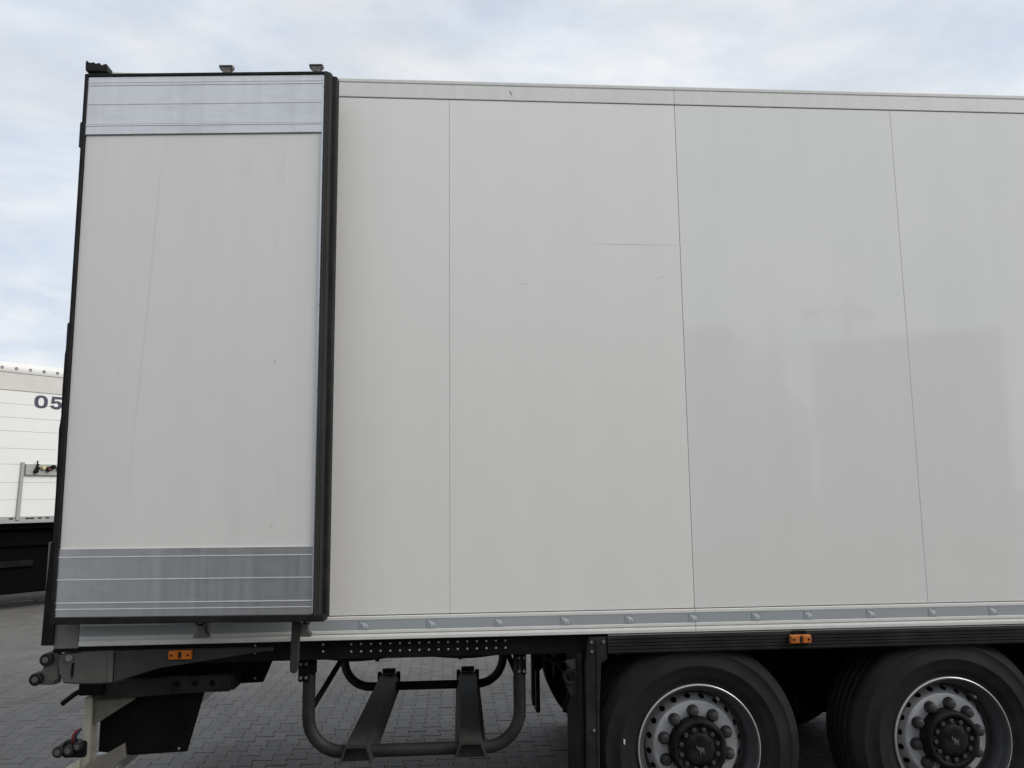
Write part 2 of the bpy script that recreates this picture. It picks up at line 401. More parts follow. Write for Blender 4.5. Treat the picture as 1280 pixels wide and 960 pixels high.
# side panels with recessed joints
seams = [0.04, 1.7785, 3.0017] + [3.0017+1.2190*k for k in range(1, 9)] + [LEN]
for i, (a, b) in enumerate(zip(seams, seams[1:])):
    gap = 0.0007
    p = MB().box(a+(0.0013 if i == 2 else gap), b-(0.0013 if i == 1 else gap), 0.0, 0.012, ZS0, ZS1, 0.0012).build('side_panel', M['panel_matte'] if i < 2 else M['panel_gloss'], T)
MB().box(0.04, LEN-.01, 0.0075, 0.013, ZS0-.01, ZS1+.01).build('panel_joint', M['joint'], T)
# top rail, in two lengths
prof_top = [(0.013, 3.8575), (-0.003, 3.8575), (-0.004, 3.860), (-0.004, 3.932), (-0.001, 3.935), (-0.001, 3.939), (-0.006, 3.942),
            (-0.007, 3.956), (-0.002, 3.962), (0.02, 3.963), (0.02, 3.953), (0.013, 3.952)]
MB().prism(prof_top, -0.03, 3.0005, 'x').build('top_rail', M['rail_white'], T)
MB().prism(prof_top, 3.0028, LEN, 'x').build('top_rail', M['rail_white'], T)
# base rail, in two lengths
prof_base = [(0.013, 1.183), (-0.002, 1.183), (-0.006, 1.180), (-0.006, 1.167), (-0.003, 1.1645), (-0.003, 1.1185), (-0.006, 1.116), (-0.006, 1.104),
             (0.001, 1.1025), (0.001, 1.0985), (-0.008, 1.096), (-0.010, 1.088), (-0.009, 1.075), (-0.003, 1.072), (0.013, 1.072)]
for a, b in ((0.033, 3.0005), (3.0028, LEN)):
    MB().prism(prof_base, a, b, 'x').build('base_rail', M['rail_white'], T)
strips = []
for a, b in ((0.036, 2.9995), (3.0038, LEN)):
    strips.append(MB().box(a, b, -0.0045, -0.0028, 1.1190, 1.1640).build('reflective_strip', M['strip'], T))
EL = [(0.05, .93), (.10, .99), (.17, .97), (.17, .92), (.13, .91), (.16, .80), (.24, .76), (.32, .80), (.44, .82), (.54, .80), (.58, .72), (.74, .72), (.88, .66), (.96, .52),
      (.98, .30), (.95, .04), (.82, .04), (.84, .24), (.74, .34), (.62, .33), (.60, .04), (.46, .04), (.44, .32), (.40, .44), (.30, .50), (.22, .56), (.10, .66), (.02, .78), (.03, .86)]
def elephant(mb, x, z, s, y0, y1):
    mb.prism([(x+(u-.5)*s, z+(v-.5)*s) for u, v in EL], y0, y1, 'y')
em_me = None
for x, z in ((1.363, 0), (1.688, 0), (2.017, 0), (2.345, 0), (2.667, 0), (2.990, 0), (3.312, 0), (3.583, 0), (3.911, 0), (4.237, 0), (4.560, 0), (4.885, 0), (5.21, 0)):
    if em_me is None:
        b = MB().box(-.0215, .0215, -.0012, 0, -.0215, .0215); nf = len(b.bm.faces)
        elephant(b, 0.002, 0.001, 0.036, -0.0022, -0.0005)
        b.bm.faces.ensure_lookup_table()
        for f in b.bm.faces[nf:]: f.material_index = 1
        e = b.build('elephant_emblem', [M['emblem_dark'], M['emblem_white']], strips[0]); em_me = e
    else:
        e = dup(em_me, strips[0] if x < 2.97 or x < 3.0 and x > 2.9 else strips[1])
    e.location = (x, -0.0048, 1.1415)
# scuffs on the panels
def scuff(x0, z0, x1, z1, w, m, y=-0.0006):
    d = Vector((x1-x0, z1-z0)); n = Vector((-d.y, d.x)).normalized()*w
    MB().prism([(x0, z0), ((x0+x1)/2+n.x, (z0+z1)/2+n.y), (x1, z1), ((x0+x1)/2-n.x, (z0+z1)/2-n.y)], y, y+0.0012, 'y').build('scuff_mark', m, T)
scuff(2.102, 3.915, 2.114, 3.882, 0.003, M['scuff_dark'], -0.0046)
scuff(2.875, 2.878, 2.915, 2.902, 0.002, M['scuff'])
scuff(2.13, 2.85, 2.19, 2.846, 0.0015, M['scuff'])
scuff(2.50, 3.068, 2.998, 3.0655, 0.0013, M['scuff'])

# rear frame post, rubber bumpers and hinges behind the open door
MB().box(-0.086, -0.034, 0.012, 0.12, 1.066, 3.94, 0.004).build('rear_post', M['post'], T)
MB().box(-0.084, 0.028, 0.0, 0.012, 1.064, 1.20, 0.002).build('post_foot', M['post'], T)
MB().box(-0.088, 0.030, 0.002, 0.10, 1.046, 1.0625, 0.003).build('post_base', M['black'], T)
rnd = random.Random(11)
jag = [(-0.072, 3.93), (-0.074, 3.972), (-0.068, 3.985), (-0.060, 3.974), (-0.046, 3.972), (-0.034, 3.976), (-0.026, 3.968), (-0.014, 3.970), (-0.006, 3.973), (0.004, 3.962), (0.012, 3.960),
       (0.014, 3.966), (0.030, 3.967), (0.033, 3.955), (0.036, 3.93)]
MB().prism(jag, -0.07, 0.10, 'y').build('rubber_bumper', M['rubber'], T)
out = []
for z, x in ((1.082, -0.136), (1.30, -0.131), (1.51, -0.122), (1.56, -0.114), (1.80, -0.113), (2.02, -0.116), (2.10, -0.117), (2.16, -0.111), (2.30, -0.113), (2.47, -0.112), (2.50, -0.108), (2.62, -0.101), (2.9, -0.099), (3.2, -0.097),
             (3.52, -0.095), (3.55, -0.105), (3.68, -0.101), (3.74, -0.092), (3.86, -0.087), (3.935, -0.083)):
    out.append((x, z))
MB().prism(out + [(-0.078, 3.935), (-0.082, 1.082)], -0.012, 0.055, 'y').build('rubber_flap', M['rubber'], T)
for z in (1.62, 2.56, 3.61):
    MB().box(-0.110, -0.080, -0.016, 0.030, z-.07, z+.07, 0.006).build('hinge', M['black2'], T)
MB().box(-0.131, -0.121, -0.012, 0.03, 1.34, 1.56, 0.002).build('edge_marker', M['post'], T)

# the open door: its own frame of axes along the tilted leaf
DOOR = bpy.data.objects.new('rear_door', None)
ang = -0.0735
DW, DZ0, DZ1 = 1.198, 1.2225, 3.876
b = MB().box(0.006, DW-0.004, 0.004, 0.085, DZ0+.003, DZ1-.003)
door = b.build('rear_door', M['door'], T)
door.location = (-0.043, -0.100, 0); door.rotation_euler = (0, 0, ang)
def plate(z0, z1, offs, name):
    pr = [(0.004, z0), (-0.003, z0)]
    for o0, o1, up_ in sorted(offs):
        zc0, zc1 = z0+o0, z0+o1
        pr += [(-0.003, zc0), (-0.003-up_, zc0+.0008), (-0.003-up_, zc1-.0008), (-0.003, zc1)]
    pr += [(-0.003, z1), (0.004, z1)]
    b = MB().prism(pr, 0.004, DW-0.010, 'x')
    for f in b.bm.faces:
        if f.calc_center_median().y < -0.0036: f.material_index = 1
    return b.build(name, [M['alu'], M['alu_rib']], door)
H = 0.304
plate(3.571, 3.875, [(.042, .047, .003), (.052, .056, .002), (.156, .160, .0025), (.257, .261, .003), (.272, .276, .0025)], 'kick_plate')
plate(1.223, 1.531, [(.032, .036, .003), (.060, .065, .003), (.165, .170, .003), (.268, .273, .003)], 'kick_plate')
MB().box(0.004, DW-.004, -0.0008, 0.004, 3.5665, 3.5705).build('plate_joint', M['joint'], door)
MB().box(DW-0.0095, DW-0.002, -0.006, 0.02, DZ0+.004, DZ1-.004, 0.001).build('edge_trim', M['alu_trim'], door)
# ridged seal round the leaf
rid = [(DW-0.001, -0.010), (DW+.010, -0.013), (DW+.012, -0.006), (DW+.017, -0.007), (DW+.019, 0.0), (DW+.024, -0.001), (DW+.026, 0.008), (DW+.031, 0.009), (DW+.032, 0.03), (DW+.046, 0.034), (DW+.053, 0.042), (DW+.053, 0.082), (DW-.001, 0.082)]
sl = MB().prism([(u, v) for u, v in rid[:9]] + [(DW+.032, 0.05), (DW-.001, 0.05)], DZ0-.012, DZ1+.014, 'z').build('door_seal', M['gasket'], door)
MB().prism([(DW+.033, 0.026), (DW+.050, 0.030), (DW+.055, 0.040), (DW+.055, 0.082), (DW+.01, 0.082), (DW+.01, 0.052), (DW+.033, 0.052)], DZ0-.018, DZ1+.006, 'z').build('outer_seal', M['rubber'], door)
MB().box(-0.012, DW+.010, -0.010, 0.07, DZ1+.0005, DZ1+.015, 0.002).build('door_seal', M['rubber'], door)
MB().box(-0.012, DW+.050, -0.012, 0.07, DZ0-.032, DZ0-.0005, 0.003).build('door_seal', M['rubber'], door)
MB().box(-0.013, 0.0035, -0.010, 0.07, DZ0-.03, DZ1+.013, 0.002).build('door_seal', M['rubber'], door)
def cam_lock(x, z, s, t):
    b = MB()
    b.prism([(x-.036, z+.030*s), (x-.034, z+.018*s), (x-.018, z+.006*s), (x-.017, z-.010*s), (x+.017, z-.010*s), (x+.018, z+.006*s), (x+.034, z+.018*s), (x+.037, z+.030*s), (x+.020, z+.026*s), (x, z+.030*s), (x-.020, z+.025*s)], 0.05, 0.082, 'y', 0.003)
    b.prism([(x-.034, z+.024*s), (x+.034, z+.024*s), (x+.034, z+.032*s), (x-.034, z+.032*s)], 0.045, 0.078, 'y', 0.002)
    b.tube([(x, 0.075, z-.03*s), (x, 0.075, z+.02*s)], 0.012)
    b.prism([(x-.030, z-.034*s), (x-.012, z-.008*s), (x+.012, z-.008*s), (x+.030, z-.034*s), (x+.016, z-.030*s), (x, z-.022*s), (x-.016, z-.030*s)], 0.048, 0.080, 'y', 0.002)
    return b.build('lock_cam', M['cam'], door)
for x in (0.676, 1.138): cam_lock(x, 3.930, 1, 0)
for x in (0.660, 1.140):
    c_ = cam_lock(x, 1.146, -1, 0)
for x in (0.676, 1.138): MB().tube([(x, 0.097, 1.12), (x, 0.097, 3.94)], 0.012).build('lock_rod', M['galv'], door)
# small bruises of the leaf
for (x, z, w) in ((0.985, 2.41, .012), (0.99, 1.63, .010)):
    b = MB(); rr = random.Random(int(x*1000+z*77)); b.prism([(x+w*rr.uniform(.5, 1.1)*math.cos(a_*.9), z+w*rr.uniform(.4, 1.0)*math.sin(a_*.9)) for a_ in range(7)], 0.0034, 0.0042, 'y')
    b.build('scuff_mark', M['scuff_pale'], door)
# door holder hanging in front of the rail
b = MB().prism([(1.046, 1.20), (1.083, 1.20), (1.081, 1.02), (1.077, 0.972), (1.071, 0.957), (1.058, 0.953), (1.046, 0.958), (1.041, 0.972), (1.042, 1.05)], -0.150, -0.120, 'y', 0.005)
b.build('door_holder', M['tube'], T)
MB().tube([(1.062, -0.135, 1.13), (1.062, -0.005, 1.11)], 0.010).build('holder_pin', M['galv'], T)

# outer side rail; pale studs stand in for ground seen through holes
rail = MB().box(0.33, 2.552, 0.030, 0.085, 0.977, 1.0705, 0.003).build('side_rail', M['black'], T)
MB().box(0.03, 0.329, 0.012, 0.085, 1.051, 1.0705).build('side_rail', M['black'], T)  # black filler strip for the shadow gap above the tail beam
MB().box(0.33, 2.552, 0.085, 0.60, 1.055, 1.0765).build('rail_bracket', M['black'], T)
rv = None
rows = [(1.3+0.0470*k, z) for k in range(17) for z in (1.047, 1.012)] + [(0.73, 1.018), (0.842, 1.052), (0.842, 1.018), (1.165, 1.05), (1.165, 1.016)]
for x, z in rows:
    if rv is None: rv = MB().lathe([(0, -.003), (.003, -.0028), (.0052, -.001), (.0058, .001)], 10).build('stud', M['stud'], rail); o = rv
    else: o = dup(rv, rail)
    o.location = (x, 0.0295, z)
# far side rail
MB().box(0.33, LEN, 2.455, 2.51, 0.977, 1.0705, 0.003).build('side_rail', M['black'], T)
# rubbing profile above the wheels
pr = [(0.05, 1.060), (-0.002, 1.060)]
for k in range(5):
    z = 1.056-.0158*k
    pr += [(-0.004, z-.001), (-0.004, z-.0105), (0.002, z-.0120), (0.002, z-.0145)]
pr += [(-0.003, 0.977), (0.05, 0.975)]
MB().prism(pr, 2.556, LEN, 'x').build('side_profile', M['black2'], T)
MB().box(2.560, LEN, -0.0025, 0.03, 1.0635, 1.0690).build('profile_edge', M['galv'], T)

# amber side lights
def marker(x, z, y, mt, kind):
    b = MB().box(x-.054, x+.054, y, y+.012, z-.0215, z+.0215, 0.003).build('marker_light', M['black2'] if kind else mt, T)
    for s in (-1, 1):
        l = MB().box(x+s*.030-.0225, x+s*.030+.0225, y-.011, y+.002, z-.0195, z+.0195, 0.005, 2).build('lens', mt, b)
    MB().box(x-.006, x+.006, y-.008, y+.002, z-.012, z+.012, 0.002).build('reflector', M['black2'], b)
    for s in (-1, 1): MB().cyl((x+s*.038, 0, z), .0055, y-.0125, y-.008, 12).build('screw', M['black'], b)
    return b
marker(0.498, 1.0215, 0.004, M['orange'], False)
marker(3.530, 1.0270, -0.020, M['orange2'], False)
MB().box(3.492, 3.566, -0.010, 0.0, 1.0, 1.066, 0.002).build('light_bracket', M['black'], T)

# tail beam and bumper bracket
MB().prism([(0.1885, 1.049), (0.93, 1.045), (0.93, 1.026), (0.885, 1.024), (0.402, 0.961), (0.1885, 0.899)], 0.018, 0.075, 'y', 0.004).build('tail_beam', M['greyplast2'], T)
MB().prism([(-0.062, 1.034), (0.0, 1.040), (0.035, 1.046), (0.186, 1.049), (0.186, 0.902), (0.140, 0.896), (0.02, 0.899), (-0.035, 0.904), (-0.058, 0.95), (-0.066, 0.995)], 0.008, 0.085, 'y', 0.008).build('beam_end', M['greyplast'], T)
MB().prism([(0.166, 1.047), (0.180, 1.047), (0.180, 0.905), (0.166, 0.903)], 0.003, 0.010, 'y', 0.003).build('beam_rib', M['greyplast'], T)
MB().prism([(0.002, 0.995), (0.012, 1.0), (0.010, 0.945), (0.006, 0.925), (0.0, 0.95)], 0.004, 0.0085, 'y').build('slot', M['black'], T)
MB().prism([(-0.125, 1.040), (-0.072, 1.056), (-0.060, 1.03), (-0.060, 0.905), (-0.075, 0.898), (-0.10, 0.896), (-0.165, 0.900), (-0.170, 0.935), (-0.140, 0.965), (-0.132, 1.0)], 0.020, 0.050, 'y', 0.006).build('roller_bracket', M['greyplast'], T)
for x, z in ((-0.113, 1.016), (-0.155, 0.928)):
    rl = MB().cyl((x, 0, z), 0.029, -0.010, 0.085, 24, 0.005).build('roller', M['rubber'], T)
    MB().cyl((x, 0, z), 0.014, -0.015, -0.008, 16, 0.002).build('roller_pin', M['greyplast'], rl)
MB().cyl((-0.012, 0, 1.019), 0.0155, -0.004, 0.012, 18, 0.003).build('bolt_head', M['post'], T)
MB().cyl((-0.068, 0, 0.915), 0.008, 0.010, 0.03, 12).build('bolt_head', M['black2'], T)

# light carrier, black plates and underrun guard under the tail
lc = MB().prism([(-0.005, 0.848), (0.10, 0.857), (0.374, 0.870), (0.690, 0.884), (0.690, 0.800), (0.377, 0.786), (0.03, 0.768), (-0.005, 0.79)], 0.25, 0.42, 'y', 0.005).build('light_carrier', M['carrier'], T)
fr = MB()
fr.box(0.378, 0.680, 0.242, 0.256, 0.868, 0.877, 0.001).box(0.378, 0.386, 0.242, 0.256, 0.792, 0.8675, 0.001).box(0.672, 0.680, 0.242, 0.256, 0.800, 0.8675, 0.001).box(0.3865, 0.6715, 0.242, 0.256, 0.795, 0.803, 0.001)
fr.build('lamp_frame', M['carrier'], lc)
for x in (0.412, 0.499, 0.584): MB().cyl((x, 0, 0.836), 0.014, 0.244, 0.256, 16, .002).build('lamp_socket', M['black'], lc)
MB().prism([(0.10, 0.858), (0.16, 0.905), (0.86, 1.0), (0.86, 0.93), (0.70, 0.885), (0.375, 0.872)], 0.30, 0.36, 'y').build('carrier_arm', M['black'], T)
MB().prism([(0.36, 0.79), (0.62, 0.80), (0.52, 0.775), (0.445, 0.487), (0.175, 0.478), (0.012, 0.50), (0.012, 0.66), (0.20, 0.775)], 0.337, 0.36, 'y', 0.003).build('mud_plate', M['black'], T)
MB().prism([(0.62, 0.95), (0.86, 0.95), (0.795, 0.796), (0.60, 0.790), (0.52, 0.772), (0.55, 0.87)], 0.43, 0.455, 'y', 0.003).build('mud_plate', M['black'], T)
for x, z, y in ((0.408, 0.505, 0.330), (0.755, 0.818, 0.424)): MB().cyl((x, 0, z), 0.006, y, y+.008, 10).build('bolt_head', M['stud'], T)
MB().box(-0.036, 0.001, 0.255, 0.335, 0.36, 0.782, 0.003).build('guard_post', M['cream'], T)
MB().prism([(0.002, 0.775), (0.206, 0.775), (0.190, 0.757), (0.002, 0.640)], 0.275, 0.32, 'y', 0.002).build('guard_gusset', M['dirty_shaded_zinc'], T)  # shade on the gusset is put into the darker zinc
MB().prism([(-0.112, 0.452), (-0.037, 0.497), (-0.037, 0.44), (-0.09, 0.40)], 0.235, 0.258, 'y', 0.003).build('guard_bracket', M['cream'], T)
MB().prism([(0.003, 0.472), (0.020, 0.480), (0.175, 0.565), (0.185, 0.50), (0.10, 0.42), (0.02, 0.36), (-0.03, 0.36)], 0.225, 0.253, 'y', 0.004).build('guard_bracket', M['dirty_shaded_zinc'], T)
MB().box(-0.02, 0.10, 0.36, 2.18, 0.38, 0.48, 0.008).build('underrun_bar', M['galv'], T)
MB().tube([(-0.14, 0.25, 0.757), (-0.085, 0.25, 0.800), (-0.03, 0.25, 0.832)], 0.0125).build('handle', M['black'], T)
MB().box(-0.06, 0.06, 0.235, 0.33, 0.795, 0.86, 0.006).build('handle_block', M['black'], T)
for k, (x, z, rr) in enumerate(((-0.134, 0.537, .027), (-0.085, 0.543, .025), (-0.042, 0.560, .022))):
    cp = MB().cyl((x, 0, z), rr, 0.215, 0.30, 20, 0.006).build('coupling', M['black2'], T)
    MB().cyl((x, 0, z), rr*.55, 0.210, 0.217, 16, 0.002).build('coupling_cap', M['greyplast'], cp)
MB().box(-0.125, -0.01, 0.245, 0.30, 0.50, 0.58, 0.01).build('coupling_bracket', M['black'], T)
MB().tube([(-0.075, 0.255, 0.56), (-0.080, 0.25, 0.60), (-0.066, 0.25, 0.625), (-0.05, 0.27, 0.63)], 0.007).build('hose', M['red'], T)
MB().tube([(-0.060, 0.255, 0.57), (-0.066, 0.25, 0.60), (-0.05, 0.26, 0.63)], 0.006).build('hose', M['blue'], T)

# spare wheel carrier: two hoops and two channels
def hoop(y, r):
    xl, xr, zt, zb, R = 1.085, 2.127, 1.0, 0.522, 0.17
    pts = [(xl, y, zt), (xl, y, 0.85), (xl, y, zb+R+.02)]
    for k in range(0, 9):
        a_ = math.pi + k/8*math.pi/2
        pts.append((xl+R+R*math.cos(a_), y, zb+R+R*math.sin(a_)))
    pts += [(1.45, y, zb), (1.75, y, zb)]
    for k in range(0, 9):
        a_ = 1.5*math.pi + k/8*math.pi/2
        pts.append((xr-R+R*math.cos(a_), y, zb+R+R*math.sin(a_)))
    pts += [(xr, y, zb+R+.02), (xr, y, 0.85), (xr, y, zt)]
    return MB().tube(pts, r, 16).build('carrier_hoop', M['tube'], T)
hoop(0.13, 0.031); hoop(1.50, 0.028)
MB().box(1.038, 1.092, 0.085, 0.175, 0.865, 0.975, 0.004).build('hoop_sleeve', M['black'], T)
MB().box(1.093, 1.118, 0.10, 0.16, 0.895, 0.955, 0.003).build('hoop_sleeve', M['black'], T)
MB().box(2.112, 2.160, 0.10, 0.175, 0.865, 0.975, 0.004).build('hoop_sleeve', M['black'], T)
MB().tube([(1.105, 0.15, 0.735), (1.24, 0.62, 0.965)], 0.014).build('hoop_brace', M['black'], T)
MB().tube([(2.115, 0.15, 0.86), (2.06, 0.50, 0.975)], 0.014).build('hoop_brace', M['black'], T)
def channel(x0, x1):
    y0, y1 = 0.035, 1.64
    b = MB()
    def P(s, u): return None
    prof = [(-.079, .487), (-.074, .487), (-.046, .562), (.046, .562), (.074, .487), (.079, .487), (.079, .493), (.052, .570), (-.052, .570), (-.079, .493)]
    A = [b.bm.verts.new((x0+u, y0, z)) for u, z in prof]; B = [b.bm.verts.new((x1+u, y1, z+.004)) for u, z in prof]
    n = len(prof)
    b.bm.faces.new(A); b.bm.faces.new(B[::-1])
    for i in range(n): b.bm.faces.new((A[i], A[(i+1) % n], B[(i+1) % n], B[i]))
    b.prism([(x0-.073, .489), (x0+.073, .489), (x0+.045, .561), (x0-.045, .561)], y0+.05, y0+.056, 'y')
    c_ = b.build('wheel_channel', M['channel'], T)
    MB().box(x1-.044, x1+.044, y1-.012, y1+.004, .5755, .607, 0.004).build('end_stop', M['channel'], c_)
    MB().box(x0-.040, x0+.040, y0+.02, y0+.5, .5705, .5735, 0.001).build('wear_plate', M['channel'], c_)
    for s in (-1, 1): MB().box(x1+s*.062-.014, x1+s*.062+.014, y1-.03, y1+.002, .500, .588, 0.004).build('end_lug', M['channel'], c_)
channel(1.328, 1.365); channel(1.880, 1.895)

# inner chassis, axles and brackets
for y in (0.66, 1.80):
    MB().box(0.60, 12.9, y, y+.14, 0.955, 1.072, 0.004).build('chassis_beam', M['black'], T)
    MB().box(2.75, 12.0, y+.02, y+.12, 0.62, 0.95, 0.004).build('chassis_beam', M['black'], T)
for k in range(12): MB().box(0.5+k*1.05, 0.58+k*1.05, 0.10, 2.45, 1.030, 1.0765).build('cross_member', M['black'], T)
AX = [3.0080, 4.3180, 5.6280]
ZC = 0.505
for x in AX:
    MB().tube([(x, 0.35, ZC), (x, 2.2, ZC)], 0.07, 20).build('axle', M['black'], T)
    for y in (0.72, 1.82):
        MB().lathe([(0, 0), (.13, 0), (.14, .03), (.14, .2), (.13, .23), (0, .23)], 20, (x+.38, y-.1, 0.78)).build('air_spring', M['rubber'], T)
        MB().box(x-.5, x+.45, y, y+.10, ZC-.03, ZC+.06, 0.006).build('trailing_arm', M['black'], T)
# mud flap and its bracket ahead of the first wheel
MB().prism([(2.462, 1.058), (2.552, 1.058), (2.552, 0.95), (2.522, 0.93), (2.508, 0.72), (2.500, 0.30), (2.432, 0.30), (2.440, 0.72), (2.440, 0.92)], -0.002, 0.055, 'y', 0.006).build('guard_bracket', M['black2'], T)
MB().prism([(2.500, 1.045), (2.506, 1.045), (2.494, 0.33), (2.488, 0.33)], -0.007, -0.001, 'y', 0.002).build('bracket_rib', M['black2'], T)
MB().box(2.405, 2.435, 0.02, 0.42, 0.17, 0.98, 0.004).build('mud_flap', M['rubber'], T)
MB().box(2.405, 2.435, 2.10, 2.50, 0.17, 0.98, 0.004).build('mud_flap', M['rubber'], T)
hk = MB(); hk.lathe([(.030, 0), (.038, -.006), (.038, .014), (.030, .014), (.022, .014), (.022, -.006)], 20, (2.372, 0.03, 0.865), close=True)
hk.build('tie_ring', M['black2'], T)
MB().prism([(2.345, 0.94), (2.40, 0.95), (2.405, 0.90), (2.375, 0.90)], 0.03, 0.05, 'y', 0.003).build('ring_bracket', M['greyplast2'], T)
MB().prism([(2.345, 0.83), (2.41, 0.845), (2.41, 0.78), (2.375, 0.765)], 0.03, 0.05, 'y', 0.003).build('ring_bracket', M['black2'], T)
# air hoses and straps hanging behind the carrier
MB().prism([(2.262, 0.96), (2.350, 0.96), (2.338, 0.73), (2.325, 0.71), (2.285, 0.705), (2.275, 0.74)], 0.95, 1.05, 'y', 0.01).build('reserve_tank_end', M['black'], T)
MB().box(2.262, 2.282, 0.90, 0.912, 0.520, 0.96, 0.003).build('strap', M['black2'], T)
# bits of cable under the floor, above the carrier
MB().tube([(1.2+.02*k, 0.35+.02*math.sin(k*.8), 0.99+.012*math.sin(k*.5)) for k in range(60)], 0.010, 8).build('air_line', M['rubber'], T)

# air lines, cable clips and bolts along the rail and hoops
MB().tube([(0.95+.03*k, 0.11+.01*math.sin(k*.5), 0.968+.010*math.sin(k*.37)) for k in range(42)], 0.008, 8).build('air_line', M['rubber'], T)
MB().tube([(2.20, 0.12, 0.975), (2.26, 0.13, 0.945), (2.33, 0.14, 0.90), (2.37, 0.14, 0.84), (2.38, 0.16, 0.76), (2.36, 0.20, 0.66)], 0.010, 8).build('air_line', M['rubber'], T)
clip = None
for x in (1.02, 1.42, 1.83, 2.30):
    if clip is None: clip = MB().box(-.010, .010, -.004, .03, -.022, .022, 0.003).build('cable_clip', M['black2'], T); o = clip
    else: o = dup(clip, T)
    o.location = (x, 0.092, 0.972)
bolt = None
for x, y, z in ((1.052, 0.082, 0.95), (1.078, 0.082, 0.95), (1.052, 0.082, 0.885), (1.078, 0.082, 0.885), (2.124, 0.097, 0.95), (2.148, 0.097, 0.95), (2.124, 0.097, 0.885), (2.148, 0.097, 0.885),
                (2.475, -0.004, 1.035), (2.535, -0.004, 1.035), (2.475, -0.004, 0.99), (2.478, -0.004, 0.62), (2.474, -0.004, 0.42)):
    if bolt is None: bolt = MB().lathe([(0, -.006), (.007, -.006), (.008, -.003), (.008, .004)], 6, smooth=False).build('bolt_head', M['dirty_shaded_zinc'], T); o = bolt
    else: o = dup(bolt, T)
    o.location = (x, y, z)
for x in (2.9, 4.2): MB().tube([(x, 0.3, 0.95), (x+.1, 0.34, 0.8), (x+.06, 0.4, 0.68), (x, 0.5, 0.60)], 0.012, 8).build('brake_hose', M['rubber'], T)

